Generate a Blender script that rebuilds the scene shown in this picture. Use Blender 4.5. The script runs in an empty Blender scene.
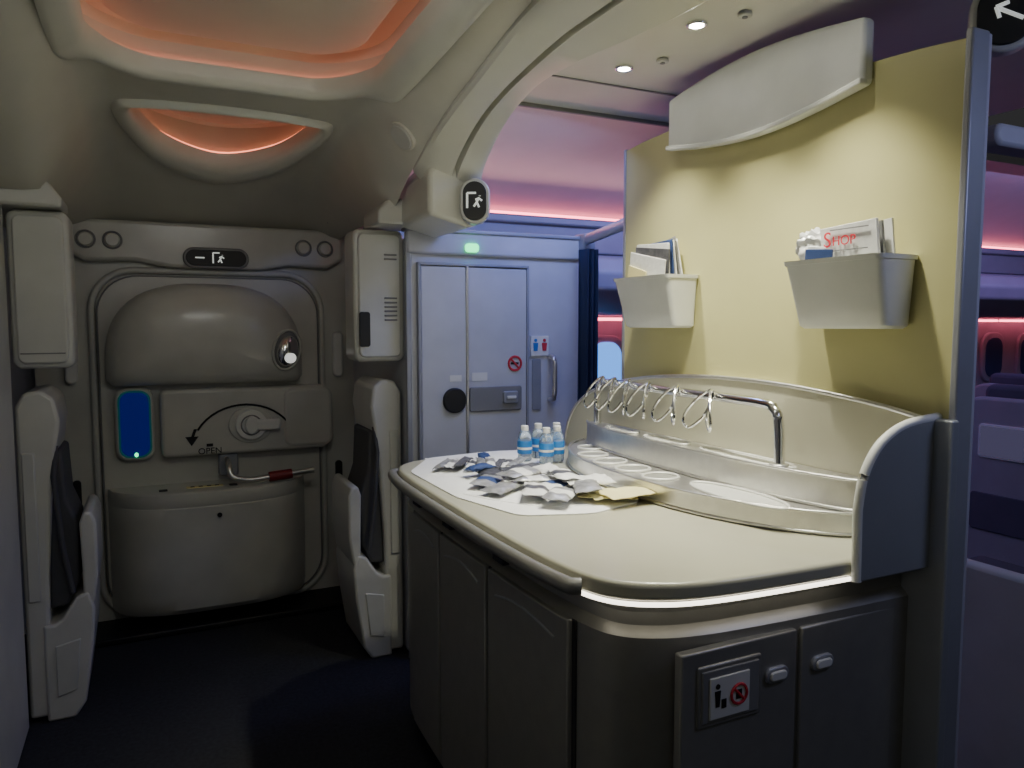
import bpy, bmesh, math, random
from mathutils import Vector, Matrix, Euler
random.seed(4)
R=math.radians
COL=bpy.context.scene.collection
# ---------------------------------------------------------------- materials
def mat(name,col,rough=.5,metal=0,var=.06,scale=6,bump=.02,bscale=180,emis=None,es=0,coat=0,alpha=None,trans=0):
    m=bpy.data.materials.new(name); m.use_nodes=True
    nt=m.node_tree; b=nt.nodes['Principled BSDF']
    tc=nt.nodes.new('ShaderNodeTexCoord')
    n=nt.nodes.new('ShaderNodeTexNoise'); n.inputs['Scale'].default_value=scale; n.inputs['Detail'].default_value=4
    nt.links.new(tc.outputs['Object'],n.inputs['Vector'])
    cr=nt.nodes.new('ShaderNodeValToRGB')
    cr.color_ramp.elements[0].position=.3; cr.color_ramp.elements[1].position=.7
    cr.color_ramp.elements[0].color=[max(0,c*(1-var)) for c in col]+[1]
    cr.color_ramp.elements[1].color=[min(1,c*(1+var)) for c in col]+[1]
    nt.links.new(n.outputs['Fac'],cr.inputs['Fac']); nt.links.new(cr.outputs['Color'],b.inputs['Base Color'])
    b.inputs['Roughness'].default_value=rough; b.inputs['Metallic'].default_value=metal
    if coat: b.inputs['Coat Weight'].default_value=coat; b.inputs['Coat Roughness'].default_value=.15
    if trans: b.inputs['Transmission Weight'].default_value=trans
    if bump:
        n2=nt.nodes.new('ShaderNodeTexNoise'); n2.inputs['Scale'].default_value=bscale
        nt.links.new(tc.outputs['Object'],n2.inputs['Vector'])
        bp=nt.nodes.new('ShaderNodeBump'); bp.inputs['Strength'].default_value=bump*5; bp.inputs['Distance'].default_value=.002
        nt.links.new(n2.outputs['Fac'],bp.inputs['Height']); nt.links.new(bp.outputs['Normal'],b.inputs['Normal'])
    if emis: b.inputs['Emission Color'].default_value=list(emis)+[1]; b.inputs['Emission Strength'].default_value=es
    return m
M_lin=mat('cream_lining',(.54,.54,.49),.36,coat=.2)
M_ceil=mat('ceiling_plastic',(.60,.585,.50),.5,var=.03)
M_rib=mat('rib_plastic',(.64,.635,.55),.40,var=.03)
M_door=mat('door_plastic',(.58,.575,.52),.32,coat=.3)
M_lav=mat('lavatory_panel',(.53,.54,.57),.30,coat=.25)
M_lavtrim=mat('lavatory_trim',(.34,.35,.38),.4,.3)
M_silver=mat('silver_laminate',(.30,.295,.27),.36,.45,var=.05,scale=20)
M_silver2=mat('silver_laminate_door',(.33,.325,.30),.34,.45,var=.05,scale=20)
M_end=mat('endwall_silver',(.36,.38,.40),.38,.35,var=.04)
M_dark=mat('dark_gap',(.02,.02,.022),.6)
M_cush=mat('jump_seat_cushion',(.07,.07,.075),.7,bump=.1)
M_black=mat('black_plastic',(.010,.010,.010),.5)
M_grey=mat('grey_plastic',(.22,.22,.22),.5)
M_carpet=mat('carpet',(.016,.017,.022),.95,var=.4,scale=60,bump=.2,bscale=400)
M_cnt=mat('counter_top',(.52,.505,.385),.28,var=.04,scale=4,bump=.005,coat=.3)
M_steel=mat('brushed_steel',(.68,.67,.64),.32,.9,var=.05,scale=30,bump=.01)
M_tray=mat('tray_inner',(.74,.74,.69),.45,.3,var=.04)
M_chrome=mat('chrome',(.88,.88,.87),.12,1,bump=0)
M_white=mat('white_plastic',(.74,.74,.70),.35,coat=.2)
M_pocket=mat('pocket_plastic',(.72,.73,.68),.40)
M_cloth=mat('white_cloth',(.93,.93,.91),.85,bump=.15,bscale=300)
M_yel=mat('yellow_paper',(.80,.72,.36),.8)
M_curt=mat('curtain_navy',(.015,.025,.06),.85,bump=.1,bscale=250)
M_red=mat('red_grip',(.22,.02,.025),.5)
M_redp=mat('red_print',(.6,.03,.05),.6)
M_navy=mat('navy_print',(.03,.06,.18),.5)
M_blue=mat('blue_print',(.03,.20,.55),.5)
M_foil=mat('foil_wrap',(.40,.40,.39),.38,.5,var=.3,scale=40,bump=.12,bscale=60)
M_wrap=mat('white_wrap',(.80,.80,.78),.4,var=.1,scale=40,bump=.08,bscale=60)
M_blkwrap=mat('dark_wrap',(.12,.12,.13),.35,.3,var=.3,scale=40,bump=.1,bscale=60)
M_seat=mat('seat_fabric',(.09,.085,.12),.8,bump=.1)
M_shell=mat('seat_shell',(.32,.31,.34),.45)
M_shellp=mat('seat_shell_pale',(.62,.62,.60),.45)
M_film=mat('plastic_film',(.80,.80,.80),.2,var=.1,trans=.25)
M_bottle=mat('bottle_water',(.80,.9,.95),.08,var=.02,trans=.8,bump=0)
M_pax=mat('cabin_wall',(.44,.44,.50),.5)
M_hole_shade=mat('tray_recess',(.30,.30,.27),.5,.3)  # darker tone painted as shade in the cup holes, discs are flat
E_pink=mat('led_pink',(.5,.15,.1),.5,emis=(1,.26,.14),es=3.2)
E_pink2=mat('led_pink_cabin',(.5,.15,.15),.5,emis=(1,.17,.24),es=8)
E_warm=mat('led_warm_strip',(.9,.85,.75),.5,emis=(1,.92,.78),es=4)
E_dl=mat('downlight_lens',(1,1,1),.5,emis=(1,.98,.94),es=60)
E_green=mat('led_green',(0,.5,.1),.5,emis=(.05,1,.35),es=3)
E_blue=mat('blue_window_glass',(.01,.015,.12),.25,emis=(.014,.03,.55),es=.15)
E_teal=mat('teal_bezel',(.02,.08,.09),.4,emis=(0,.4,.4),es=.08)
E_win=mat('cabin_window_glow',(.1,.2,.5),.4,emis=(.1,.35,1),es=1.6)
E_scr=mat('seat_screen',(.01,.01,.02),.2,emis=(.35,.32,.6),es=.16)
E_icon=mat('sign_icon',(.8,.8,.75),.4,emis=(.8,.85,.8),es=.5)
E_glint=mat('view_port_glint_glow',(.8,.8,.78),.12,emis=(1,1,.95),es=.7,bump=0)  # glowing white spot painted as the lens highlight, no light source there
M_tan=mat('tan_laminate',(.54,.51,.25),.40,var=.04,scale=3,bump=0)
nt=M_tan.node_tree; tc=nt.nodes.new('ShaderNodeTexCoord'); mp=nt.nodes.new('ShaderNodeMapping'); mp.inputs['Scale'].default_value=(1,260,260)
ck=nt.nodes.new('ShaderNodeTexChecker'); ck.inputs['Scale'].default_value=1
nt.links.new(tc.outputs['Object'],mp.inputs['Vector']); nt.links.new(mp.outputs['Vector'],ck.inputs['Vector'])
bp=nt.nodes.new('ShaderNodeBump'); bp.inputs['Strength'].default_value=.12; bp.inputs['Distance'].default_value=.001
nt.links.new(ck.outputs['Fac'],bp.inputs['Height']); nt.links.new(bp.outputs['Normal'],nt.nodes['Principled BSDF'].inputs['Normal'])
# ---------------------------------------------------------------- helpers
def group(name,loc=(0,0,0)):
    e=bpy.data.objects.new(name,None); e.location=loc; e.empty_display_size=.1; COL.objects.link(e); return e
def link(name,me,m,parent=None,bevel=0,seg=3,ang=35,smooth=True):
    ob=bpy.data.objects.new(name,me); COL.objects.link(ob)
    if m: me.materials.append(m)
    if smooth:
        me.shade_smooth(); me.set_sharp_from_angle(angle=R(ang))
    if parent:
        ob.parent=parent; ob.matrix_parent_inverse=Matrix.Translation(-parent.location)
    if bevel:
        b=ob.modifiers.new('bev','BEVEL'); b.width=bevel; b.segments=seg; b.limit_method='ANGLE'; b.angle_limit=R(40)
    return ob
def mesh(name,vs,fs,m,parent=None,bevel=0,seg=3,ang=35,smooth=True):
    me=bpy.data.meshes.new(name); me.from_pydata([tuple(v) for v in vs],[],fs); me.update()
    bm=bmesh.new(); bm.from_mesh(me); bmesh.ops.recalc_face_normals(bm,faces=bm.faces); bm.to_mesh(me); bm.free()
    return link(name,me,m,parent,bevel,seg,ang,smooth)
def box(name,a,b,m,parent=None,bevel=0,seg=3):
    x0,y0,z0=a; x1,y1,z1=b
    v=[(x,y,z) for x in(x0,x1) for y in(y0,y1) for z in(z0,z1)]
    f=[(0,1,3,2),(4,6,7,5),(0,4,5,1),(2,3,7,6),(0,2,6,4),(1,5,7,3)]
    return mesh(name,v,f,m,parent,bevel,seg)
def prism(name,pts,ax,lo,hi,m,parent=None,bevel=0,seg=2,ang=35):
    def P(p,t):
        return {'z':(p[0],p[1],t),'y':(p[0],t,p[1]),'x':(t,p[0],p[1])}[ax]
    n=len(pts); v=[P(p,lo) for p in pts]+[P(p,hi) for p in pts]
    f=[tuple(range(n)),tuple(range(2*n-1,n-1,-1))]+[(i,(i+1)%n,n+(i+1)%n,n+i) for i in range(n)]
    return mesh(name,v,f,m,parent,bevel,seg,ang)
def rrect(x0,y0,x1,y1,r,n=6):
    out=[]
    for cx,cy,a0 in((x1-r,y1-r,0),(x0+r,y1-r,90),(x0+r,y0+r,180),(x1-r,y0+r,270)):
        for i in range(n+1):
            a=R(a0+90*i/n); out.append((cx+r*math.cos(a),cy+r*math.sin(a)))
    return out
def ell(cx,cy,rx,ry,n=32): return [(cx+rx*math.cos(2*math.pi*i/n),cy+ry*math.sin(2*math.pi*i/n)) for i in range(n)]
def cr_spline(pts,n=8,closed=False):
    P=[Vector(p) for p in pts]; out=[]; L=len(P)
    rng=range(L) if closed else range(L-1)
    for i in rng:
        g=(lambda k:P[k%L]) if closed else (lambda k:P[max(0,min(L-1,k))])
        p0,p1,p2,p3=g(i-1),g(i),g(i+1),g(i+2)
        for j in range(n):
            t=j/n; out.append(.5*((2*p1)+(p2-p0)*t+(2*p0-5*p1+4*p2-p3)*t*t+(3*p1-p0-3*p2+p3)*t**3))
    if not closed: out.append(P[-1])
    return out
def tube(name,pts,r,m,parent=None,closed=False,k=12,flat=1.0,up=Vector((0,0,1))):
    P=[Vector(p) for p in pts]; n=len(P); vs=[];fs=[]
    for i,p in enumerate(P):
        if closed: t=(P[(i+1)%n]-P[i-1])
        else: t=P[min(n-1,i+1)]-P[max(0,i-1)]
        t.normalize(); u=up if abs(t.dot(up))<.95 else Vector((1,0,0))
        s=t.cross(u).normalized(); w=s.cross(t).normalized()
        for j in range(k):
            a=2*math.pi*j/k; vs.append(p+s*math.cos(a)*r*flat+w*math.sin(a)*r)
    for i in range(n if closed else n-1):
        for j in range(k):
            a=i*k+j;b=i*k+(j+1)%k;c=((i+1)%n)*k+(j+1)%k;d=((i+1)%n)*k+j
            fs.append((a,b,c,d))
    if not closed: fs+= [tuple(range(k)),tuple(range((n-1)*k,n*k))]
    return mesh(name,vs,fs,m,parent,ang=50)
def loft(name,rings,m,parent=None,closed=True,cap=True,ang=35,bevel=0):
    n=len(rings[0]); vs=[v for r in rings for v in r]; fs=[]
    for i in range(len(rings)-1):
        for j in range(n if closed else n-1):
            fs.append((i*n+j,i*n+(j+1)%n,(i+1)*n+(j+1)%n,(i+1)*n+j))
    if cap in(True,) and closed: fs+=[tuple(range(n))]
    if cap in(True,'last') and closed: fs+=[tuple(range((len(rings)-1)*n,len(rings)*n))]
    return mesh(name,vs,fs,m,parent,bevel,ang=ang)
def dome(name,outline,c,y0,rings,m,parent=None,ang=50):
    return loft(name,[[(c[0]+(p[0]-c[0])*s,y0-d,c[1]+(p[1]-c[1])*s) for p in outline] for s,d in rings],m,parent,ang=ang)
def text(name,s,size,loc,rot,m,parent=None,ext=.0006,align='CENTER'):
    cu=bpy.data.curves.new(name,'FONT'); cu.body=s; cu.size=size; cu.extrude=ext; cu.align_x=align; cu.align_y='CENTER'
    ob=bpy.data.objects.new(name+'_t',cu); COL.objects.link(ob); dg=bpy.context.evaluated_depsgraph_get()
    me=bpy.data.meshes.new_from_object(ob.evaluated_get(dg)); bpy.data.objects.remove(ob)
    me.transform(Matrix.Translation(loc)@rot.to_4x4()); me.materials.clear()
    return link(name,me,m,parent,smooth=False)
ROT_Y=Euler((R(90),0,0)).to_matrix(); ROT_X=Euler((R(90),0,R(-90))).to_matrix()
def interp(x,tab):
    if x<=tab[0][0]: return tab[0][1]
    for (a,va),(b,vb) in zip(tab,tab[1:]):
        if x<=b:
            t=(x-a)/(b-a); return va+(vb-va)*t
    return tab[-1][1]
def sst(a,b,x):
    t=max(0,min(1,(x-a)/(b-a))); return t*t*(3-2*t)
def smooth_tab(tab,n=12):
    return [(p[0],p[1]) for p in cr_spline([(a,b,0) for a,b in tab],n)]
def offn(poly,d):
    A=sum(poly[i][0]*poly[(i+1)%len(poly)][1]-poly[(i+1)%len(poly)][0]*poly[i][1] for i in range(len(poly)))
    sg=1 if A>0 else -1; out=[]; n=len(poly)
    for i in range(n):
        t=(Vector(poly[(i+1)%n])-Vector(poly[i-1])).normalized(); out.append((poly[i][0]+t.y*d*sg,poly[i][1]-t.x*d*sg))
    return out
# ---------------------------------------------------------------- camera
cd=bpy.data.cameras.new('camera'); cam=bpy.data.objects.new('camera',cd); COL.objects.link(cam)
cam.location=(0,0,1.6); cam.rotation_euler=(R(85.5),0,R(-25.8)); cd.sensor_width=36; cd.lens=750/1024*36
cd.clip_start=.02; bpy.context.scene.camera=cam
# ---------------------------------------------------------------- shell
box('floor',(-3,-2.5,-.05),(9,4.7,0),M_carpet)
box('wall_left',(-3,4.5,0),(9,4.6,2.8),M_pax)
g=group('galley_monument')
box('galley_body',(-1.6,.4,0),(-.48,3.42,2.06),M_lin,g,.01)
box('galley_side_panel',(-1.5,3.40,.05),(-.50,3.425,2.05),M_silver2,g,.008)
ZC=smooth_tab([(-1.5,2.53),(1.5,2.53),(2.4,2.52),(3.05,2.49),(3.6,2.42),(4.1,2.28),(4.3,2.20),(4.55,2.10)])
ZR=smooth_tab([(-1.5,2.52),(1.5,2.52),(1.96,2.50),(2.31,2.435),(2.68,2.355),(3.0,2.24),(3.18,2.16),(3.35,2.10),(4.0,2.10),(4.55,2.08)])
def hz(x,y):
    zc=interp(y,ZC); zr=min(zc,interp(y,ZR)); return zc+(zr-zc)*sst(.44,.69,abs(x-.32))
xs=[-1.7+i*(2.70/54) for i in range(55)]; ys=[-1.2+i*(5.75/100) for i in range(101)]
vs=[];fs=[]
nx,ny=len(xs),len(ys)
for dz in(0,.04):
    for y in ys:
        for x in xs: vs.append((x,y,hz(x,y)+dz))
N=nx*ny
for j in range(ny-1):
    for i in range(nx-1):
        a=j*nx+i; fs.append((a,a+nx,a+nx+1,a+1)); fs.append((N+a,N+a+1,N+a+nx+1,N+a+nx))
for i in range(nx-1):
    a=i; fs.append((a,a+1,N+a+1,N+a)); a=(ny-1)*nx+i; fs.append((a,N+a,N+a+1,a+1))
for j in range(ny-1):
    a=j*nx; fs.append((a,N+a,N+a+nx,a+nx)); a=j*nx+nx-1; fs.append((a,a+nx,N+a+nx,N+a))
ceil=mesh('ceiling',vs,fs,M_ceil,ang=60)
def bow(P): return [(x,y-(.10*((x-.32)/.5)**2 if y>2.5 else 0)) for x,y in P]
R1o=bow(rrect(-.24,.9,.88,3.10,.27,12)); R1=bow(rrect(-.15,1.0,.79,3.03,.20,12))
R2o=[(p.x,p.y) for p in cr_spline([(-.10,3.36,0),(.0,3.29,0),(.33,3.26,0),(.66,3.29,0),(.76,3.36,0),(.735,3.58,0),(.60,3.88,0),(.33,4.04,0),(.06,3.88,0),(-.075,3.58,0)],6,True)]
R2=[(.33+(x-.33)*.83,3.31+(y-3.31)*(.74 if y>3.31 else .3)) for x,y in R2o]
for o in(offn(R1,.02),offn(R2,.02)):
    c=prism('cut',o,'z',2.0,2.9,None); md=ceil.modifiers.new('b','BOOLEAN'); md.object=c; md.operation='DIFFERENCE'; md.solver='EXACT'
    dg=bpy.context.evaluated_depsgraph_get(); me=bpy.data.meshes.new_from_object(ceil.evaluated_get(dg)); ceil.modifiers.clear(); ceil.data=me
    bpy.data.objects.remove(c)
ceil.data.materials.clear(); ceil.data.materials.append(M_ceil)
def well(tag,o,oi,h,es_mat,ld,dip):
    g=group('ceiling_recess_'+tag)
    mid=lambda t:[(a[0]+(b[0]-a[0])*t,a[1]+(b[1]-a[1])*t) for a,b in zip(o,oi)]
    rr=[]
    for t,dz in((-.05,.012),(.08,-dip*.35),(.25,-dip*.8),(.5,-dip),(.75,-dip*.9),(.92,-dip*.4),(1.0,.012),(1.0,.05)):
        rr.append([(x,y,hz(x,y)+dz) for x,y in mid(t)])
    loft('recess_rim',rr,M_rib,g,cap=False,ang=60)
    top=max(hz(x,y) for x,y in oi)+h
    oo=offn(oi,ld)
    loft('recess_skirt',[[(x,y,hz(x,y)+.05) for x,y in oi],[(x,y,hz(x,y)+.052) for x,y in oo],[(x,y,top-.03) for x,y in oo],[(x,y,top) for x,y in offn(oi,ld-.02)]],M_ceil,g,cap=False,ang=30)
    tube('led_strip',[(x,y,hz(x,y)+.062) for x,y in offn(oi,ld-.012)],.006,es_mat,g,True,6)
    loft('recess_cap',[[(x,y,top) for x,y in offn(oi,ld-.02)],[(x,y,top+.004) for x,y in offn(oi,-.01)]],M_ceil,g,cap='last',ang=30)
    pin=offn(oi,-.045)
    loft('recess_infill_panel',[[(x,y,top-.012) for x,y in offn(pin,-.02)],[(x,y,top-.030) for x,y in pin],[(x,y,top-.038) for x,y in offn(pin,-.015)]],M_ceil,g,cap='last',ang=30)
well('bay',R1o,R1,.12,E_pink,.06,.022); well('crescent',R2o,R2,.10,E_pink,.035,.03)
g=group('ceiling_speaker')
sx,sy=.925,2.90; e=.02
nrm=Vector((-(hz(sx+e,sy)-hz(sx-e,sy))/(2*e),-(hz(sx,sy+e)-hz(sx,sy-e))/(2*e),1)).normalized()
q=nrm.to_track_quat('Z','Y').to_matrix().to_4x4()
for nm,r_,a,b,m_ in(('speaker_bezel',.062,-.010,.01,M_ceil),('speaker_grille',.052,-.013,-.006,M_lin)):
    ob=prism(nm,ell(0,0,r_,r_),'z',a,b,m_,None,.003); ob.data.transform(Matrix.Translation((sx,sy,hz(sx,sy)))@q); ob.parent=g
ZB=smooth_tab([(-1.0,2.45),(1.5,2.45),(2.2,2.45),(2.45,2.43),(2.65,2.37),(2.84,2.25),(2.95,2.10),(3.0,2.05)])
def XB(y): return 1.25+.09*(1-sst(1.6,2.4,y))
g=group('trim_arch_beam')
Ys=[-1+i*.05 for i in range(81)]
rr=[]
for y in Ys:
    zr=interp(y,ZR); zb=interp(y,ZB); xb=XB(y)
    zr=min(zr,2.5)
    if y>2.95: zb=max(2.05,zb)
    m1=zr-.012
    rr.append([(1.0,y,zr+.02),(1.0,y,m1),(1.012,y,m1-.012),(1.06,y,(zr*.75+zb*.25)-.028),(1.13,y,(zr*.45+zb*.55)-.02),(1.137,y,(zr*.45+zb*.55)+.02),(1.145,y,(zr*.45+zb*.55)+.02),(1.152,y,(zr*.4+zb*.6)-.022),(xb-.02,y,zb-.018),(xb,y,zb-.008),(xb+.005,y,zb+.02),(xb+.01,y,2.62),(1.0,y,2.62)])
loft('beam',rr,M_rib,g,True,True,30)
g=group('ceiling_panel_bar')
box('panel',(1.22,-1,2.47),(3.2,2.70,2.53),M_rib,g,.006)
box('seam',(1.30,2.36,2.466),(3.0,2.37,2.471),M_grey,g)
box('panel_edge_trim',(1.22,2.69,2.455),(3.2,2.71,2.54),M_grey,g,.004)
for i,(x,y) in enumerate([(1.48,2.19),(1.46,1.79),(1.49,1.44)]):
    g=group('downlight'); prism('lens',ell(x,y,.019,.019,20),'z',2.4625,2.469,E_dl,g)
    tube('trim_ring',[(p[0],p[1],2.466) for p in ell(x,y,.027,.027,24)],.005,M_chrome,g,True,8)
    g=group('gasper_vent'); prism('nozzle',ell(x+.07,y-.12,.02,.02,20),'z',2.458,2.47,M_lin,g,.003); prism('nozzle_core',ell(x+.07,y-.12,.008,.008,12),'z',2.455,2.46,M_grey,g)
g=group('ceiling_aisle')
prof=[(2.70,2.52),(2.9,2.535),(3.1,2.53),(3.3,2.50),(3.5,2.455),(3.7,2.39),(3.85,2.31),(3.93,2.24)]
loft('aisle_curve',[[(x,y,z) for y,z in prof]+[(x,y,z+.04) for y,z in reversed(prof)] for x in(1.02,9)],M_ceil,g)
tube('led_strip',[(1.1,3.90,2.235),(8.9,3.90,2.235)],.009,E_pink2,g)
box('cove_lip',(1.1,3.80,2.17),(9,3.93,2.215),M_lavtrim,g,.01)
box('cove_fascia',(1.1,3.84,2.02),(9,4.2,2.18),M_lavtrim,g,.01)
for i in range(4):
    x0=2.15+i*1.7
    g=group('trim_overhead_bin')
    pr=[(3.62,1.80),(3.60,1.90),(3.66,1.98),(3.80,2.01),(4.45,2.01),(4.45,1.66),(3.85,1.68)]
    prism('bin_body',pr,'x',x0,x0+1.68,M_pax,g,.02,3)
    box('bin_latch',(x0+.78,3.60,1.82),(x0+.90,3.64,1.85),M_grey,g,.005)
    tube('bin_led_strip',[(x0,4.40,1.64),(x0+1.66,4.40,1.64)],.010,E_pink2,g)
for i in range(12):
    x=2.35+i*.55
    g=group('window_%d'%(i+1))
    prism('frame',rrect(x-.17,1.05,x+.17,1.53,.13),'y',4.47,4.505,M_pax,g,.01)
    prism('pane',rrect(x-.125,1.10,x+.125,1.48,.10),'y',4.462,4.48,E_win if i==1 else M_navy,g,.004)
# ---------------------------------------------------------------- door
Y=4.42
dl=group('wall_door_lining')
box('lining',(-.52,Y,0),(1.10,4.5,2.14),M_lin,dl)
prism('header',[( -.36,2.135),(-.36,1.97),(-.28,1.92),(-.05,1.93),(.12,1.90),(.56,1.90),(.72,1.93),(.93,1.92),(1.02,1.97),(1.02,2.135)],'y',Y-.07,Y+.01,M_lin,dl,.02,4)
for x in(-.27,-.15,.80,.92):
    tube('knob_ring',[(p[0],Y-.072,p[1]) for p in ell(x,2.03,.042,.042,24)],.005,M_grey,dl,True,8,up=Vector((0,1,0)))
    prism('knob',ell(x,2.03,.034,.034,20),'y',Y-.090,Y-.068,M_door,dl,.006)
for s,x in((-1,-.36),(1,.99)):
    prism('grip',rrect(x-.028,1.30,x+.028,1.56,.027),'y',Y-.05,Y+.005,M_white,dl,.012,3)
    prism('strap_slot',rrect(x-.02,.62,x+.02,.80,.018),'y',Y-.02,Y+.005,M_black,dl,.006)
    box('ceiling_vent',(x-.12+.03*s,Y-.24,2.155),(x+.10+.03*s,Y-.20,2.175),M_grey,dl,.004)
g=group('exit_sign')
prism('housing',rrect(.175,1.900,.505,2.010,.054,10),'y',Y-.092,Y-.06,M_grey,g,.006)
prism('face',rrect(.19,1.913,.49,1.997,.041,10),'y',Y-.097,Y-.085,M_black,g,.002)
def exit_icon(par,cx,cz,h,P,m=E_icon):
    bars=[((-.5,-.5),(-.5,.5)),((-.5,.5),(.1,.5)),((.35,.3),(.35,.31)),((.3,.2),(.15,-.1)),((.15,-.1),(.3,-.45)),((.15,-.1),(-.05,-.4)),((.3,.15),(.05,.05)),((.3,.15),(.5,-.02))]
    for a,b in bars:
        tube('icon_bar',[P(cx+a[0]*h,cz+a[1]*h),P(cx+b[0]*h,cz+b[1]*h+.0005)],h*.075,m,par,k=6)
exit_icon(g,.35,1.955,.055,lambda u,v:(u,Y-.0985,v))
tube('icon_arrow',[(.28,Y-.0985,1.955),(.235,Y-.0985,1.955)],.004,E_icon,g,k=6)
d=group('door_1')
outer=rrect(-.24,.06,.88,1.86,.20,8)
prism('door_slab',outer,'y',Y-.035,Y+.005,M_door,d,.012,3)
tube('door_frame_seal',[(x,Y-.012,z) for x,z in rrect(-.262,.04,.902,1.885,.21,10)],.018,M_lin,d,True,10,up=Vector((0,1,0)))
tube('door_gap',[(x,Y-.036,z) for x,z in rrect(-.236,.065,.876,1.855,.20,10)],.004,M_grey,d,True,6,up=Vector((0,1,0)))
o=[]
for i in range(25):
    a=R(180*i/24); c=math.cos(a); s=math.sin(a)
    o.append((.285+.49*(abs(c)**.75)*(1 if c>0 else -1),1.40+.42*(s**.8)))
o=[(.745,1.285)]+[(.775,1.32)]+o+[(-.205,1.32),(-.175,1.285)]
o=[(p[0],p[1]) for p in o]
dome('upper_bulge',o,(.285,1.52),Y-.03,[(1,0),(1.0,.05),(.985,.085),(.95,.115),(.88,.145),(.75,.17),(.5,.19),(.2,.197)],M_door,d)
vp=Vector((.675,Y-.195,1.465))
def usph(name,loc,sc,rot,m,par,seg=24):
    me=bpy.data.meshes.new(name); bm=bmesh.new(); bmesh.ops.create_uvsphere(bm,u_segments=seg,v_segments=14,radius=1)
    bm.transform(Matrix.Translation(loc)@rot.to_4x4()@Matrix.Diagonal((*sc,1))); bm.to_mesh(me); bm.free(); return link(name,me,m,par,ang=60)
rotv=Matrix.Rotation(R(14),3,'Z')@Matrix.Rotation(R(14),3,'Y')
usph('view_port_bowl',vp+Vector((0,.01,0)),(.072,.040,.106),rotv,M_grey,d)
usph('view_port_lens',vp+Vector((.004,-.010,-.006)),(.060,.040,.086),rotv,M_chrome,d)
usph('view_port_glint',vp+Vector((.012,-.036,-.042)),(.034,.022,.030),rotv,E_glint,d)
tube('view_port_ring',[vp+rotv@Vector((math.cos(a)*.076,-.004,math.sin(a)*.110)) for a in [2*math.pi*i/28 for i in range(28)]],.008,M_lin,d,True,8,up=Vector((0,1,0)))
prism('door_knob_small',ell(-.13,1.40,.016,.016,16),'y',Y-.13,Y-.06,M_white,d,.003)
prism('handle_panel',rrect(.04,.905,.90,1.262,.03),'y',Y-.14,Y-.02,M_door,d,.02,3)
prism('panel_upper_lip',rrect(.66,.92,.93,1.25,.05),'y',Y-.150,Y-.03,M_door,d,.02,3)
hx,hzv=.485,1.06; yp=Y-.142
prism('dial_plate',ell(hx,hzv,.115,.10,36),'y',yp-.012,yp+.01,M_door,d,.005)
prism('dial',ell(hx,hzv,.082,.082,32),'y',yp-.035,yp,M_white,d,.006)
tube('dial_ring',[(p[0],yp-.036,p[1]) for p in ell(hx,hzv,.052,.052,28)],.004,M_grey,d,True,8,up=Vector((0,1,0)))
box('dial_lever',(hx-.0,yp-.060,hzv-.03),(hx+.15,yp-.030,hzv+.03),M_white,d,.012)
prism('dial_hub',ell(hx,hzv,.036,.05,24),'y',yp-.062,yp-.03,M_white,d,.008)
arc=[(hx-.03+.27*math.cos(R(a)),yp,.93+.24*math.sin(R(a))) for a in range(8,160,8)]
tube('arrow_arc',arc,.006,M_black,d,k=6)
prism('arrow_head',[(hx-.33,1.01),(hx-.265,1.01),(hx-.30,.96)],'y',yp-.003,yp+.004,M_black,d)
prism('arrow_shaft',[(hx-.305,1.0),(hx-.29,1.0),(hx-.272,1.05),(hx-.287,1.05)],'y',yp-.003,yp+.004,M_black,d)
text('open_label','OPEN',.046,(.275,yp-.001,.928),ROT_Y,M_black,d,.002)
box('open_mark',(.258,yp-.003,.953),(.290,yp+.002,.968),M_black,d)
prism('blue_window_frame',rrect(-.172,.895,.012,1.275,.06),'y',Y-.09,Y-.02,M_door,d,.012)
prism('blue_window_bezel',rrect(-.158,.908,-.002,1.262,.055),'y',Y-.094,Y-.03,E_teal,d,.006)
prism('blue_window_glass',rrect(-.150,.916,-.010,1.254,.05),'y',Y-.098,Y-.03,E_blue,d,.01)
prism('green_led',ell(-.078,.927,.009,.011,14),'y',Y-.106,Y-.09,E_green,d)
tube('assist_handle',cr_spline([(.36,Y-.06,.87),(.36,Y-.20,.86),(.375,Y-.24,.80),(.46,Y-.245,.775),(.60,Y-.245,.785),(.80,Y-.24,.80)],8),.016,M_steel,d)
tube('red_grip',[(.56,Y-.245,.782),(.68,Y-.244,.79)],.027,M_red,d)
box('handle_bracket',(.32,Y-.10,.78),(.42,Y-.03,.90),M_lavtrim,d,.01)
rings=[(z,s) for z,s in((.10,.80),(.13,.90),(.20,.96),(.40,.99),(.60,1.0),(.665,1.0),(.672,.985),(.68,1.0),(.72,1.0),(.74,.985),(.748,.95))]
L=[]
for z,s in rings:
    ring=[]
    for i in range(33):
        t=-1+2*i/32; xx=.28+.505*t*(.93+.07*s); dep=.30*s*(1-abs(t)**3.2)**.6
        ring.append((xx,Y-.02-dep,z))
    ring+= [(.28+.505,Y,z),(.28-.505,Y,z)]
    L.append(ring)
loft('lower_bustle',L,M_door,d,ang=30)
for x0,x1,yy in((.02,.06,Y-.2),(.15,.33,Y-.18),(.36,.40,Y-.2)):
    box('placard',(x0,yy-.03,.748),(x1,yy+.01,.7515),M_yel if x1-x0>.1 else M_black,d)
for x in (.17,.21,.25,.29): box('placard_text',(x,Y-.2,.7515),(x+.02,Y-.18,.7525),M_black,d)
prism('label_a',ell(.30,.62,.012,.012,12),'y',Y-.327,Y-.318,M_black,d)
box('door_sill',(-.45,Y-.28,0),(1.05,Y+.02,.035),M_black,d,.01)
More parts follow.
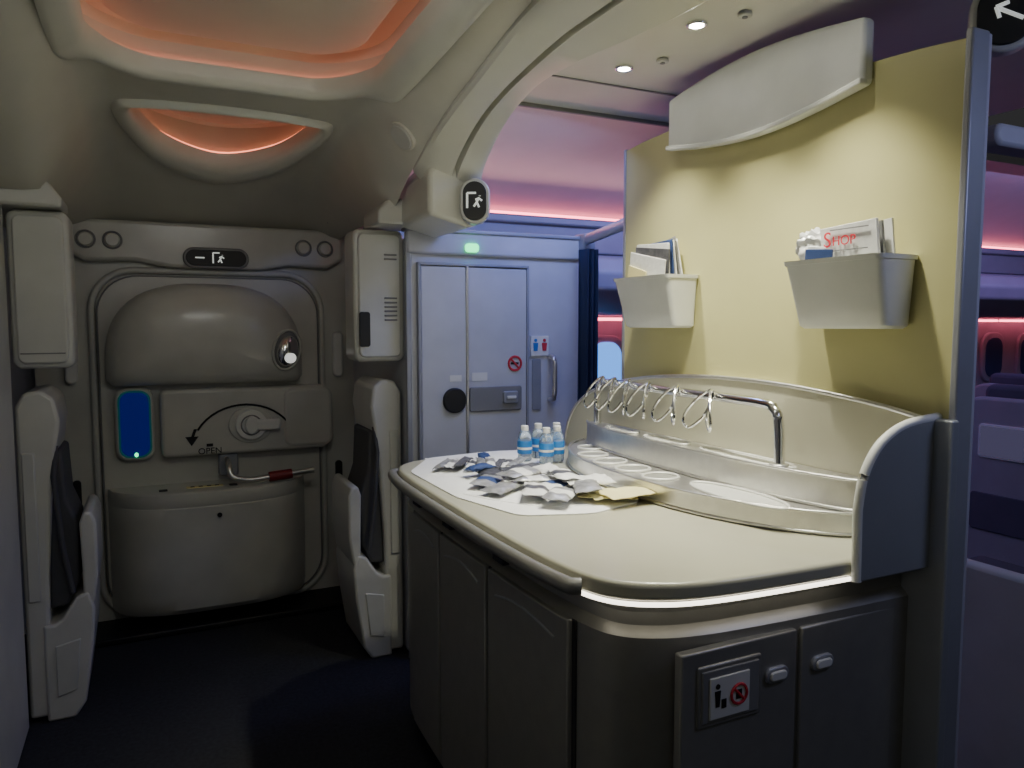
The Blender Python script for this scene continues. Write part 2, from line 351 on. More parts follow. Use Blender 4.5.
# ---------------------------------------------------------------- jump seats and stowage
def jump_seat(xw,s):
    g=group('attendant_jump_seat')
    X=lambda dx:xw+s*dx
    y0,y1=3.44,3.80
    P=lambda pts:[(X(a),b) for a,b in pts]
    prism('back_shell',P([(0.0,.02),(0,1.28),(.03,1.335),(.09,1.345),(.135,1.31),(.15,1.22),(.135,1.12),(.11,.9),(.09,.6),(.085,.42),(.085,.02)]),'y',y0,y1,M_door,g,.015,3)
    prism('base_box',P([(.06,.0),(.16,.0),(.20,.06),(.235,.30),(.245,.45),(.225,.52),(.18,.50),(.13,.42),(.10,.40),(.06,.40)]),'y',y0-.01,y1+.01,M_door,g,.012,3)
    prism('seat_pan_folded',P([(.205,.46),(.245,.47),(.262,.60),(.262,.80),(.245,.845),(.215,.845),(.20,.80),(.205,.60)]),'y',y0-.005,y1,M_door,g,.012,3)
    prism('cushion',P([(.08,.45),(.15,.46),(.19,.55),(.195,.80),(.16,.90),(.15,1.10),(.11,1.1),(.09,.8)]),'y',y0+.03,y1-.03,M_cush,g,.015,3)
    prism('side_panel_line',P([(.10,.10),(.17,.12),(.19,.33),(.10,.31)]),'y',y0-.016,y0,M_lin,g,.004)
    prism('hinge_cover',P([(.015,.5),(.06,.5),(.06,1.1),(.015,1.1)]),'y',y0-.008,y0+.01,M_lin,g,.006)
    tube('harness_strap',[(X(.13),y0+.02,1.12),(X(.12),y0-.004,1.0),(X(.14),y0-.004,.72),(X(.17),y0-.002,.52)],.010,M_cush,g,k=8)
    return g
jump_seat(1.075,-1); jump_seat(-.48,1)
def stow(xa,xb,vent):
    g=group('wall_stowage_cabinet')
    prism('cabinet_body',rrect(xa,1.43,xb,2.04,.035),'y',3.42,3.60,M_lin,g,.02,4)
    prism('cabinet_door',rrect(xa+.02,1.45,xb-.02,2.02,.03),'y',3.408,3.43,M_lin,g,.008,3)
    if vent:
        for z in (1.62,1.64,1.66,1.68,1.70,1.72,1.90,1.92): box('vent_slat',(xa+.14,3.402,z),(xb-.04,3.412,z+.008),M_grey,g,.002)
        prism('dark_inlet',rrect(xa+.02,1.50,xa+.07,1.66,.012),'y',3.400,3.412,M_black,g,.002)
    else:
        tube('cabinet_seam',[(xa+.03,3.408,1.49),(xb-.03,3.408,1.49)],.003,M_grey,g,k=6)
stow(.85,1.09,True); stow(-.475,-.265,False)
g=group('trim_corner_cap')
prism('box_cap',[(.92,2.045),(.92,2.10),(.97,2.155),(1.17,2.165),(1.18,2.06),(1.15,2.045)],'y',3.25,3.50,M_lin,g,.012,3)
g=group('trim_corner_cap')
prism('box_cap',[(-.50,2.045),(-.50,2.19),(-.33,2.15),(-.28,2.08),(-.28,2.045)],'y',3.34,3.6,M_lin,g,.012,3)
# ---------------------------------------------------------------- lavatory
g=group('lavatory_module')
box('lav_shell',(1.09,3.36,0),(2.02,4.49,2.01),M_lav,g,.02)
box('lav_edge_trim',(1.075,3.345,0),(1.10,3.37,2.03),M_lavtrim,g,.006)
box('lav_header',(1.08,3.335,1.93),(2.02,3.37,2.045),M_lav,g,.012)
box('lav_top_trim',(1.07,3.325,2.03),(2.03,3.40,2.05),M_lavtrim,g,.006)
YF=3.352
for x0,x1 in((1.145,1.372),(1.380,1.695)):
    box('bifold_panel',(x0,YF-.012,.04),(x1,YF+.02,1.875),M_lav,g,.006)
box('fold_hinge',(1.370,YF-.02,.03),(1.383,YF+.0,1.88),M_steel,g,.003)
for x in(1.135,1.70): box('jamb',(x-.006,YF-.02,.02),(x+.006,YF+.01,1.89),M_lavtrim,g,.003)
box('head_jamb',(1.13,YF-.02,1.878),(1.706,YF+.01,1.892),M_lavtrim,g,.003)
prism('occupied_lamp',rrect(1.365,1.945,1.43,1.985,.015),'y',3.318,3.34,E_green,g,.003)
prism('ashtray',rrect(1.25,1.18,1.365,1.30,.055,8),'y',YF-.03,YF-.005,M_black,g,.006)
prism('latch_plate',rrect(1.385,1.18,1.665,1.30,.012),'y',YF-.022,YF-.005,M_grey,g,.004)
prism('latch_window',rrect(1.56,1.215,1.64,1.275,.01),'y',YF-.035,YF-.015,M_lavtrim,g,.004)
box('latch_slide',(1.575,YF-.042,1.238),(1.625,YF-.03,1.252),M_white,g,.002)
box('wc_placard',(1.285,YF-.0145,1.33),(1.345,YF-.011,1.36),M_white,g)
box('wc_placard_b',(1.40,YF-.0145,1.33),(1.48,YF-.011,1.37),M_white,g)
tube('no_smoking_ring',[(p[0],YF-.014,p[1]) for p in ell(1.63,1.41,.034,.034,24)],.006,M_redp,g,True,6,up=Vector((0,1,0)))
tube('no_smoking_bar',[(1.607,YF-.014,1.434),(1.653,YF-.014,1.386)],.005,M_redp,g,k=6)
box('cigarette_icon',(1.607,YF-.0145,1.405),(1.650,YF-.011,1.416),M_black,g)
box('toilet_sign',(1.725,YF-.004,1.445),(1.825,YF+.01,1.545),M_white,g,.002)
for x,mm in((1.75,M_blue),(1.80,M_redp)):
    prism('figure_body',[(x-.010,1.47),(x+.010,1.47),(x+.014,1.51),(x-.014,1.51)],'y',YF-.008,YF,mm,g)
    prism('figure_head',ell(x,1.523,.008,.008,12),'y',YF-.008,YF,mm,g)
prism('small_panel',rrect(1.735,1.17,1.785,1.43,.01),'y',YF+.0,YF+.01,M_lavtrim,g,.002)
tube('door_pull',cr_spline([(1.835,YF+.0,1.44),(1.835,YF-.045,1.425),(1.835,YF-.05,1.33),(1.835,YF-.045,1.235),(1.835,YF+.0,1.22)],6),.013,M_steel,g)
# ---------------------------------------------------------------- curtain and rail
def curtain(x0,x1,y,z0,z1):
    g=group('curtain'); n=60; vs=[];fs=[]
    for k,z in enumerate((z0,z0+.4,(z0+z1)/2,z1-.1,z1)):
        for i in range(n+1):
            t=i/n; vs.append((x0+(x1-x0)*t+.004*math.sin(k*2+i),y+.035*math.sin(t*math.pi*6+.3*k),z))
    for k in range(4):
        for i in range(n): a=k*(n+1)+i; fs.append((a,a+1,a+n+2,a+n+1))
    ob=mesh('curtain_cloth',vs,fs,M_curt,g,ang=80); s=ob.modifiers.new('s','SOLIDIFY'); s.thickness=.004
    return g
curtain(1.955,2.035,3.24,.01,1.975)
g=group('curtain_rail')
tube('rail',[(2.03,3.36,2.03),(1.79,2.52,2.03)],.028,M_lavtrim,g,flat=.6)
box('rail_bracket',(1.99,3.28,1.98),(2.06,3.40,2.06),M_lavtrim,g,.008)
# ---------------------------------------------------------------- partition
g=group('wall_partition')
tp=[(1.165,0),(1.165,2.27),(1.3,2.285),(1.6,2.305),(1.9,2.315),(2.2,2.315),(2.45,2.305),(2.56,2.295),(2.56,0)]
prism('partition_core',tp,'x',1.745,1.80,M_tan,g,.004,2)
box('partition_edge_trim',(1.742,1.150,0),(1.806,1.170,2.29),M_lavtrim,g,.006)
box('partition_edge_trim_far',(1.742,2.555,0),(1.806,2.575,2.30),M_lavtrim,g,.006)
box('partition_back',(1.80,1.16,0),(1.83,2.57,2.29),M_pax,g,.004)
g=group('partition_header_panel')
N=16; lo=[];hi=[]
for i in range(N+1):
    t=i/N; y=1.415+.82*t; lo.append((y,2.232-.004*t-.045*math.sin(math.pi*t))); hi.append((y,2.400+.0*t+.040*math.sin(math.pi*t)))
prism('header_board',lo+hi[::-1],'x',1.700,1.744,M_pocket,g,.012,3)
prism('header_lip',[(y,z-.004) for y,z in lo]+[(y,z+.012) for y,z in lo[::-1]],'x',1.690,1.72,M_pocket,g,.004)
# ---------------------------------------------------------------- literature pockets
def pocket(ya,yb):
    g=group('literature_pocket')
    z0,z1=1.59,1.775; th=.006
    def ring(z,ins):
        t=(z-z0)/(z1-z0); fx=1.650-.048*t; sp=.014*(1-t)
        xa,xb,y0,y1=fx+ins,1.744-ins,ya+sp+ins,yb-sp-ins
        return [(x,y,z) for x,y in rrect(xa,y0,xb,y1,.018,4)]
    outer=[ring(z0,.008),ring(z0+.008,0),ring(1.65,0),ring(z1-.012,0),ring(z1-.012,-.004),ring(z1,-.004)]
    inner=[ring(z1,th),ring(z0+.02,th)]
    loft('pocket_shell',outer+inner,M_pocket,g,ang=40)
    tube('pocket_front_line',[(1.618,ya+.03,1.725),(1.618,yb-.03,1.725)],.003,M_pocket,g,k=6)
    return g
pocket(1.265,1.575); pocket(2.10,2.43)
def slab(name,y0,y1,z0,z1,x,th,m,par,tilt=0,lean=0,yaw=0):
    ob=box(name,(-th/2,-(y1-y0)/2,0),(th/2,(y1-y0)/2,z1-z0),m,None,.001,2)
    ob.parent=par; ob.location=(x,(y0+y1)/2,z0); ob.rotation_euler=(R(tilt),R(lean),R(yaw)); return ob
g=group('magazine_stack')
slab('magazine_a',2.20,2.41,1.66,1.855,1.660,.005,M_wrap,g,12,-5)
slab('magazine_b',2.18,2.38,1.66,1.88,1.670,.006,M_blkwrap,g,7,-4)
slab('magazine_c',2.18,2.37,1.66,1.895,1.680,.006,M_wrap,g,3,-4)
slab('magazine_d',2.16,2.34,1.66,1.90,1.690,.006,M_navy,g,-2,-3)
slab('magazine_e',2.15,2.33,1.66,1.895,1.700,.006,M_wrap,g,-7,-2)
slab('magazine_f',2.14,2.31,1.66,1.905,1.710,.005,M_grey,g,-11,-1)
slab('magazine_g',2.13,2.27,1.66,1.90,1.718,.005,M_wrap,g,-15,0)
slab('magazine_h',2.30,2.41,1.68,1.815,1.648,.004,M_yel,g,16,-5)
g=group('brochure_stack')
slab('brochure_white',1.31,1.485,1.64,1.865,1.678,.010,M_wrap,g,-3,-5)
slab('brochure_grey',1.305,1.44,1.64,1.86,1.693,.010,M_grey,g,-5,-3)
slab('brochure_back',1.29,1.42,1.64,1.865,1.709,.008,M_white,g,-6,-1)
slab('blue_packet',1.45,1.54,1.68,1.805,1.648,.006,M_navy,g,5,-4)
slab('white_packet',1.49,1.55,1.68,1.815,1.660,.006,M_wrap,g,8,-4)
text('shop_initial','S',.058,(1.651,1.468,1.825),ROT_X,M_redp,g); text('shop_label','HOP',.036,(1.651,1.415,1.821),ROT_X,M_redp,g)
for zz in(1.795,1.85): box('brochure_line',(1.650,1.34,zz),(1.6515,1.46,zz+.003),M_grey,g)
g=group('plastic_bag')
me=bpy.data.meshes.new('bag'); bm=bmesh.new(); bmesh.ops.create_icosphere(bm,subdivisions=4,radius=1)
for v in bm.verts:
    n=1+.16*math.sin(v.co.x*9+v.co.z*7)+.14*math.sin(v.co.y*11+2)+random.uniform(-.02,.02)
    v.co=Vector((v.co.x*.028*n,v.co.y*.060*n,v.co.z*.044*n))+Vector((1.690,1.545,1.818))
bm.to_mesh(me); bm.free(); link('bag_film',me,M_film,g,ang=25)
# ---------------------------------------------------------------- bar counter
half=[(1.735,1.20),(1.48,1.205),(1.20,1.22),(1.05,1.238),(.96,1.268),(.895,1.312),(.858,1.37),(.838,1.46),(.826,1.60),(.82,1.80),(.818,2.07)]
TOP=half+[(x,4.16-y) for x,y in half[-2::-1]]
TOPs=[(p.x,p.y) for p in cr_spline([(x,y,0) for x,y in TOP],4)]
def offs(poly,d):
    out=[]
    n=len(poly)
    for i,(x,y) in enumerate(poly):
        a=Vector(poly[max(0,i-1)]); b=Vector(poly[min(n-1,i+1)]); t=(b-a).normalized(); nrm=Vector((t.y,-t.x))
        c=Vector((1.4,2.08))-Vector((x,y))
        if nrm.dot(c)<0: nrm=-nrm
        q=Vector((x,y))+nrm*d; out.append((min(q.x,1.735),q.y))
    return out
bar=group('bar_counter')
prism('countertop',TOPs,'z',1.008,1.05,M_cnt,bar,.012,4)
rg=[]
for z,dd in((.0,.10),(.09,.10),(.095,.035),(.915,.035),(.925,.045),(.935,.058),(.965,.058),(.985,.045),(1.008,.02)):
    rg.append([(x,y,z) for x,y in offs(TOPs,dd)])
loft('bar_body',rg,M_silver,bar,ang=30)
path=[p for p in offs(TOPs,.008) if p[1]<1.42 and p[0]<1.46]+[(1.475,1.213)]
path=sorted(path,key=lambda p:math.atan2(p[1]-2.08,p[0]-1.4) if p[1]<2 else 9)
tube('led_strip',[(x,y,1.001) for x,y in path],.0055,E_warm,bar,k=8)
SX=offs(TOPs,.035); SX=sorted([(y,x) for x,y in SX if x<1.0])
for k,(a,b) in enumerate(((1.475,1.895),(1.915,2.285),(2.305,2.605))):
    yy=[a+(b-a)*i/8 for i in range(9)]
    pl=[(interp(y,SX)-.015,y) for y in yy]+[(interp(y,SX)+.004,y) for y in yy[::-1]]
    prism('side_door_panel',pl,'z',.12,.915,M_silver2,bar,.004,2)
    tube('panel_arc_highlight',[(interp(y,SX)-.016,y,.84+.035*math.sin(math.pi*(i/8))) for i,y in enumerate(yy)][1:-1],.0035,M_end,bar,k=6)  # arc highlight of each door panel, drawn as a thin paler bar
    ym=b-.08; box('side_door_latch',(interp(ym,SX)-.022,ym-.035,.955),(interp(ym,SX)+.0,ym+.035,.978),M_dark,bar,.004)
for y in(1.467,1.905,2.295,2.613): box('door_gap',(interp(y,SX)-.003,y-.008,.12),(interp(y,SX)+.004,y+.008,.915),M_dark,bar)
rp=[p for p in offs(TOPs,-.022) if p[0]<.875 and 1.39<p[1]<2.80]
rp=[(rp[0][0]+.02,rp[0][1]-.01)]+rp+[(rp[-1][0]+.02,rp[-1][1]+.01)]
tube('bumper_rail',[(x,y,1.022) for x,y in rp],.019,M_silver,bar,k=14)
for x0,x1 in((1.0,1.335),(1.35,1.715)): box('cabinet_door',(x0,1.236,.12),(x1,1.262,.895),M_silver2,bar,.005)
for x in(1.27,1.415):
    prism('latch_surround',rrect(x-.035,.782,x+.035,.820,.018,6),'y',1.228,1.24,M_lavtrim,bar,.004)
    prism('latch_button',rrect(x-.025,.79,x+.025,.812,.01,6),'y',1.223,1.23,M_white,bar,.003)
box('waste_flap',(1.040,1.230,.722),(1.222,1.240,.862),M_silver,bar,.006)
box('waste_flap_recess',(1.050,1.226,.734),(1.212,1.232,.852),M_grey,bar,.003)
box('waste_placard',(1.068,1.222,.742),(1.180,1.228,.836),M_white,bar,.002)
tube('no_sign_ring',[(p[0],1.221,p[1]) for p in ell(1.148,.788,.022,.022,24)],.0035,M_redp,bar,True,6,up=Vector((0,1,0)))
tube('no_sign_bar',[(1.133,1.221,.803),(1.163,1.221,.773)],.0035,M_redp,bar,k=6)
box('cup_icon',(1.140,1.2205,.777),(1.156,1.2225,.798),M_black,bar)
prism('bin_person_body',[(1.083,.77),(1.093,.77),(1.096,.806),(1.080,.806)],'y',1.2205,1.2225,M_black,bar)
prism('bin_person_head',ell(1.088,.816,.006,.006,10),'y',1.2205,1.2225,M_black,bar)
box('bin_icon',(1.099,1.2205,.765),(1.112,1.2225,.785),M_black,bar)
EW=[(1.475,1.0),(1.472,1.17),(1.485,1.24),(1.515,1.295),(1.56,1.335),(1.63,1.362),(1.744,1.374),(1.744,1.0)]
EWs=[(1.475,1.0)]+[(p.x,p.y) for p in cr_spline([(a,b,0) for a,b in EW[1:-1]],5)]+[(1.744,1.0)]
prism('end_wall',EWs,'y',1.185,1.206,M_end,bar,.005,3)
tube('end_wall_rim',[(x,1.1955,z) for x,z in EWs[:-1]],.0115,M_pocket,bar,k=10)
box('end_post',(1.716,1.140,0),(1.746,1.26,1.372),M_end,bar,.006)
bb=[(1.205,1.03),(1.205,1.368),(1.35,1.392),(1.6,1.416),(1.85,1.425),(2.1,1.42),(2.35,1.40),(2.6,1.36),(2.78,1.305),(2.90,1.23),(2.965,1.14),(2.985,1.06),(2.985,1.03)]
bbs=bb[:1]+[(p.x,p.y) for p in cr_spline([(a,b,0) for a,b in bb[1:-1]],5)]+bb[-1:]
prism('backboard',bbs,'x',1.716,1.742,M_cnt,bar,.006,3)
tube('backboard_trim',[(1.716,y,z) for y,z in bbs[1:-1]],.007,M_steel,bar,k=8)
# ---------------------------------------------------------------- steel tiered organiser
rk=group('serving_rack')
BX=1.714
def tier(name,dep,ya,yb,z0,z1):
    pts=[]; c=(ya+yb)/2; hf=(yb-ya)/2
    for i in range(41):
        t=-1+2*i/40; y=c+hf*t; pts.append((BX-.05-(dep-.05)*max(0,1-abs(t)**2.4)**.7,y))
    wall=[pts[i] for i in range(41)]
    pts+=[(BX,yb),(BX,ya)]
    prism(name,pts,'z',z0,z1-.008,M_steel,rk,.002,2)
    prism(name+'_wall',[(x-.001,y) for x,y in wall]+[(x+.005,y) for x,y in wall[::-1]],'z',z0,z1,M_steel,rk,.0015,2)
    prism(name+'_top',[(x+.006,y) for x,y in wall]+[(BX,yb-.004),(BX,ya+.004)],'z',z1-.008,z1-.004,M_steel,rk)
    tube(name+'_bead',[(x+.001,y,z1) for x,y in wall],.0045,M_steel,rk,k=8)
    tube(name+'_foot',[(x-.001,y,z0+.006) for x,y in wall],.005,M_steel,rk,k=8)
Z1,Z2=1.112,1.195
tier('lower_tier',.335,1.315,2.74,1.051,Z1)
tier('upper_tier',.145,1.325,2.71,Z1-.004,Z2)
for x,y,rx,ry in[(1.575,2.54,.045,.050),(1.500,2.40,.056,.052),(1.480,2.25,.060,.054),(1.473,2.10,.060,.054),(1.476,1.95,.060,.054),(1.515,1.64,.062,.19)]:
    prism('cup_recess',ell(x,y,rx,ry,32),'z',Z1-.005,Z1-.0025,M_hole_shade if ry<.1 else M_tray,rk); tube('cup_lip',[(p[0],p[1],Z1-.001) for p in ell(x,y,rx,ry,36)],.0055,M_tray,rk,True,8)
for x,y,rx,ry in[(1.645,2.42,.036,.10),(1.642,2.14,.042,.12),(1.642,1.75,.042,.20)]:
    prism('tray_recess',ell(x,y,rx,ry,32),'z',Z2-.005,Z2-.0025,M_tray,rk); tube('tray_lip',[(p[0],p[1],Z2-.001) for p in ell(x,y,rx,ry,36)],.0045,M_tray,rk,True,8)
tube('hanging_bar',cr_spline([(1.66,2.62,Z2-.004),(1.66,2.62,1.30),(1.655,2.60,1.355),(1.645,2.54,1.37),(1.635,2.1,1.37),(1.625,1.68,1.37),(1.62,1.61,1.355),(1.62,1.59,1.31),(1.62,1.585,Z2-.004)],8),.0155,M_chrome,rk)
prism('bar_foot',ell(1.62,1.585,.028,.028,20),'z',Z2-.004,Z2+.008,M_steel,rk,.003)
for y,q in((2.54,.75),(2.45,.8),(2.35,.85),(2.22,.9),(2.05,1.0),(1.87,1.1)):
    bx=1.62+(y-1.6)*.03
    for s in(-1,1):
        pts=cr_spline([(bx-.012,y,1.392),(bx-.034,y+s*.014*q,1.382),(bx-.060,y+s*.040*q,1.345),(bx-.074,y+s*.060*q,1.298),(bx-.066,y+s*.046*q,1.270),(bx-.045,y+s*.012,1.302),(bx-.022,y,1.352)],6,True)
        tube('tong_loop',pts,.0048,M_chrome,rk,True,6)
# ---------------------------------------------------------------- things on the counter
g=group('white_cloth')
def densify(P,n=6,r=.04):
    out=[]; L=len(P)
    for i in range(L):
        p0,p1,p2=Vector(P[i-1]),Vector(P[i]),Vector(P[(i+1)%L])
        a=p1+(p0-p1).normalized()*r; b=p1+(p2-p1).normalized()*r
        for k in range(n+1):
            t=k/n; out.append(a*(1-t)**2+p1*2*t*(1-t)+b*t*t)
        for k in range(1,5): out.append(b+(p2+(p1-p2).normalized()*r-b)*k/5)
    return out
cp=densify([(.862,2.66),(1.02,2.905),(1.34,2.94),(1.555,2.88),(1.39,2.50),(1.355,2.25),(1.37,1.90),(1.15,1.83),(.945,1.90),(.865,2.20)])
cx,cy=1.12,2.38; L=[]
for s,z in((1,1.0506),(1,1.0540),(.97,1.0552),(.8,1.0550),(.5,1.0548),(.05,1.0548)):
    L.append([(cx+(p.x-cx)*s,cy+(p.y-cy)*s,z+(.0007*math.sin(i*.5) if s in(.8,.97,.5) else 0)) for i,p in enumerate(cp)])
loft('cloth',L,M_cloth,g,ang=60)
for P_ in ([(.90,2.22),(1.02,2.0),(1.2,1.88)],[(1.0,2.88),(1.2,2.72),(1.42,2.78)],[(.89,2.55),(1.02,2.45),(1.0,2.15)]):
    tube('cloth_fold',[(p.x,p.y,1.0545) for p in cr_spline([(x,y,0) for x,y in P_],6)],.0035,M_cloth,g,k=8,flat=2.2)
def pouch(name,x,y,z,l,w,h,rot,m,par,tilt=0,m2=None):
    nu,nv=16,8; vs=[];fs=[]
    for sd in(1,-1):
        for i in range(nu+1):
            for j in range(nv+1):
                u=i/nu*2-1; v=j/nv*2-1
                e=max(0,(1-abs(u/.86)**5))*(1-abs(v)**4) if abs(u)<.86 else 0
                zz=sd*(h*.5*e**.7+.0008) + .0022*math.sin(u*8+x*60)*math.cos(v*5+y*30)+.004*u*v*math.sin(x*90)
                if abs(u)>.86: zz+=.0012*math.sin(v*22)
                vs.append((u*l/2,v*w/2*(1-.05*e),zz))
    N=(nu+1)*(nv+1)
    for sd in(0,1):
        for i in range(nu):
            for j in range(nv):
                a=sd*N+i*(nv+1)+j; fs.append((a,a+1,a+nv+2,a+nv+1))
    per=[i*(nv+1) for i in range(nu+1)]+[nu*(nv+1)+j for j in range(1,nv+1)]+[i*(nv+1)+nv for i in range(nu-1,-1,-1)]+[j for j in range(nv-1,0,-1)]
    for a,b in zip(per,per[1:]+per[:1]): fs.append((a,b,N+b,N+a))
    me=bpy.data.meshes.new(name); me.from_pydata(vs,[],fs)
    me.transform(Matrix.Translation((x,y,z))@Matrix.Rotation(R(rot),4,'Z')@Matrix.Rotation(R(tilt),4,'X'))
    bm=bmesh.new(); bm.from_mesh(me); bmesh.ops.recalc_face_normals(bm,faces=bm.faces); bm.to_mesh(me); bm.free()
    ob=link(name,me,m,par,ang=60)
    if m2:
        me.materials.append(m2)
        for p in me.polygons:
            i=(p.index%(nu*nv))//nv
            if p.index<2*nu*nv and 5<=i<=9: p.material_index=1
    return ob
g=group('snack_packets')
for k in range(3): pouch('yellow_packet_%d'%k,1.28+.02*k,1.97-.035*k,1.069+.008*k,.19,.11,.016,-25+14*k,M_yel,g,0)
for i in range(9): pouch('stick_packet_%d'%i,1.0+i*.032,2.66-.014*i,1.072+.004*(i%3),.19,.036,.014,58+random.uniform(-12,12),[M_foil,M_wrap,M_blkwrap,M_wrap][i%4],g,0,[None,M_foil,None,M_blkwrap][i%4])
ms=[M_foil,M_wrap,M_foil,M_blkwrap,M_wrap,M_foil,M_wrap]
pos=[(1.02,2.18,35),(1.08,2.06,60),(1.13,2.27,20),(1.08,2.40,80),(1.17,2.10,40),(1.22,1.99,65),(1.27,2.13,10),(1.12,1.97,45),(1.24,2.27,85),(1.02,2.30,50),(1.20,2.38,5),(1.22,2.13,75),(1.15,2.20,-15),(1.27,2.06,-5)]
for i,(x,y,r) in enumerate(pos): pouch('snack_%d'%i,x,y,1.073+.012*(i%3)+(.012 if i>10 else 0),.165,.082,.018,r,ms[i%7],g,random.uniform(-7,7),[None,M_blkwrap,M_wrap,None,M_navy][i%5])
pouch('blue_snack',1.06,2.46,1.088,.12,.05,.02,20,M_navy,g); pouch('blue_snack_b',1.20,2.74,1.073,.11,.05,.02,70,M_navy,g)
def bottle(x,y):
    g=group('water_bottle')
    prof=[(.0,1.057),(.026,1.057),(.029,1.063),(.0275,1.087),(.029,1.092),(.029,1.130),(.0275,1.135),(.028,1.148),(.022,1.170),(.0125,1.180),(.0125,1.190),(0.0,1.190)]
    L=[[(x+max(r,.0005)*math.cos(2*math.pi*i/20),y+max(r,.0005)*math.sin(2*math.pi*i/20),z) for i in range(20)] for r,z in prof]
    loft('bottle',L,M_bottle,g,ang=50)
    loft('label',[[(x+r*math.cos(2*math.pi*i/24),y+r*math.sin(2*math.pi*i/24),z) for i in range(24)] for r,z in((.0295,1.087),(.030,1.089),(.030,1.136),(.0295,1.138))],M_blue,g,ang=50)
    prism('label_band',ell(x,y,.0304,.0304,24),'z',1.104,1.113,M_wrap,g)
    prism('cap',ell(x,y,.0155,.0155,20),'z',1.176,1.198,M_wrap,g,.002)
for x,y in((1.460,2.605),(1.395,2.575),(1.345,2.665),(1.425,2.70),(1.505,2.69)): bottle(x,y)
# ---------------------------------------------------------------- signs
def oval_sign(name,c,w,h,yaw,arrow=False):
    g=group(name)
    Mx=Matrix.Translation(c)@Matrix.Rotation(R(yaw),4,'Z')
    def add(nm,pts,y0,y1,m,bev=.003):
        ob=prism(nm,pts,'y',y0,y1,m,None,bev,3); ob.data.transform(Mx); ob.parent=g; return ob
    add('sign_housing',rrect(-w/2-.014,-h/2-.014,w/2+.014,h/2+.014,min(w,h)/2+.0135,10),0,.05,M_lin,.008)
    add('sign_face',rrect(-w/2,-h/2,w/2,h/2,min(w,h)/2-.0005,10),-.008,.004,M_black,.003)
    if arrow:
        T=lambda u,v:Mx@Vector((u,-.009,v))
        tube('arrow_shaft',[T(.035,-.02),T(-.02,.012)],.005,E_icon,g,k=6); tube('arrow_tip_a',[T(-.022,.014),T(.004,.022)],.005,E_icon,g,k=6); tube('arrow_tip_b',[T(-.022,.014),T(-.014,-.012)],.005,E_icon,g,k=6)
    else:
        exit_icon(g,0,0,.06,lambda u,v:Mx@Vector((u,-.009,v)))
    return g
oval_sign('exit_sign',(1.205,2.84,2.10),.095,.155,-25)
g=group('trim_arch_foot')
prism('arch_foot',[(1.03,2.045),(1.03,2.22),(1.12,2.30),(1.26,2.30),(1.265,2.02),(1.20,2.0)],'y',2.90,3.32,M_rib,g,.02,3)
oval_sign('direction_sign',(1.875,1.16,2.345),.12,.15,-50,True)
g=group('curtain_header_rail')
prism('rail_profile',rrect(1.90,2.045,2.9,2.10,.025),'y',1.18,1.26,M_pax,g,.01)
# ---------------------------------------------------------------- passenger seats
def pax_seat(x,y,h=1.15,w=.56,scr=True,sm=None):
    sm=sm or M_shell
    g=group('passenger_seat')
    prism('seat_shell',rrect(y-w/2,.12,y+w/2,h,.16,8),'x',x,x+.05,sm,g,.02,4)
    prism('seat_back_cushion',rrect(y-w/2+.04,.42,y+w/2-.04,h-.04,.12,8),'x',x+.05,x+.16,M_seat,g,.03,4)
    box('seat_cushion',(x+.10,y-w/2+.04,.34),(x+.62,y+w/2-.04,.48),M_seat,g,.03)
    for s in(-1,1): box('armrest',(x+.04,y+s*w/2-.04,.15),(x+.62,y+s*w/2+.04,.66),sm,g,.03)
    box('seat_base',(x+.08,y-w/2+.08,0),(x+.52,y+w/2-.08,.34),M_dark,g,.01)
    if scr:
        prism('screen_bezel',rrect(y-.13,h-.34,y+.13,h-.15,.02),'x',x-.012,x+.005,M_white,g,.004)
        prism('screen',rrect(y-.118,h-.328,y+.118,h-.162,.01),'x',x-.016,x,E_scr,g,.002)
        prism('magazine_net',rrect(y-.16,.45,y+.16,.66,.02),'x',x-.012,x+.005,M_seat,g,.004)
    prism('headrest',rrect(y-.15,h-.10,y+.15,h+(.07 if scr else -.01),.05),'x',x+.05,x+.14,M_seat,g,.03,3)
    return g
pax_seat(2.35,1.42,.84,.52,False,M_shellp)
for x in(4.2,5.2,6.2,7.2):
    for y in(1.95,2.50,3.10): pax_seat(x,y,1.20)
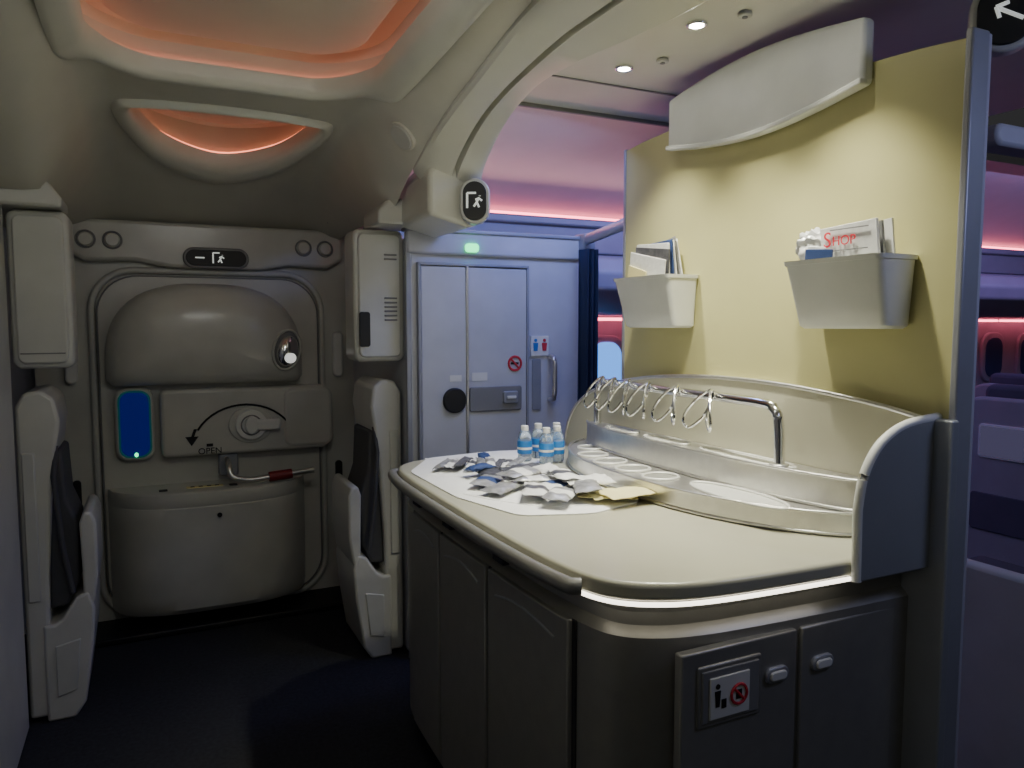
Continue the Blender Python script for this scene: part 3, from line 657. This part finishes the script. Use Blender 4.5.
# ---------------------------------------------------------------- lights
def spot(loc,tgt,power,col,ang=70,blend=.6,size=.03):
    l=bpy.data.lights.new('spot','SPOT'); l.energy=power; l.color=col; l.spot_size=R(ang); l.spot_blend=blend; l.shadow_soft_size=size
    o=bpy.data.objects.new('downlight_lamp',l); COL.objects.link(o); o.location=loc
    o.rotation_euler=(Vector(tgt)-Vector(loc)).to_track_quat('-Z','Y').to_euler(); return o
def area(loc,tgt,power,col,sx,sy,nm='area_lamp'):
    l=bpy.data.lights.new(nm,'AREA'); l.energy=power; l.color=col; l.shape='RECTANGLE'; l.size=sx; l.size_y=sy
    o=bpy.data.objects.new(nm,l); COL.objects.link(o); o.location=loc
    o.rotation_euler=(Vector(tgt)-Vector(loc)).to_track_quat('-Z','Y').to_euler(); return o
WARM=(1,.97,.80)
for x,y in((1.48,2.19),(1.46,1.79),(1.49,1.44)):
    spot((x,y,2.45),(x-.02,y+.06,1.0),68,WARM,92,1.0)
area((-.1,-.6,2.35),(.6,2.2,1.0),2.0,(.97,1,.95),1.2,.6,'ambient_fill')  # unseen area fill added behind the camera for ambient light
area((.3,1.3,2.48),(.3,4.2,1.3),3.4,(.97,1,.95),.5,.2,'vestibule_lamp')
area((-.75,1.6,2.10),(.4,2.2,2.5),3.0,(1,.96,.85),.3,1.6,'ceiling_uplight_fill')  # unseen upward light added to brighten the vestibule ceiling
area((1.9,3.70,2.26),(1.9,3.0,2.5),1.6,(1,.46,.44),1.6,.04,'cove_lamp')
area((1.75,2.75,2.40),(1.6,3.5,.9),7,(.26,.36,1),.5,.2,'blue_mood_lamp')
area((2.6,3.1,2.35),(2.6,3.6,1.0),5,(.3,.35,1),1.0,.3,'blue_mood_lamp')
area((5.0,2.8,2.4),(5.0,3.6,1.6),15,(.45,.34,1),4,.4,'violet_mood_lamp')
area((2.1,.3,2.2),(2.1,1.4,.7),4.5,(.5,.56,1),.5,.3,'blue_mood_lamp')
w=bpy.data.worlds.new('world'); bpy.context.scene.world=w; w.use_nodes=True
w.node_tree.nodes['Background'].inputs[0].default_value=(.8,.8,.82,1); w.node_tree.nodes['Background'].inputs[1].default_value=.035
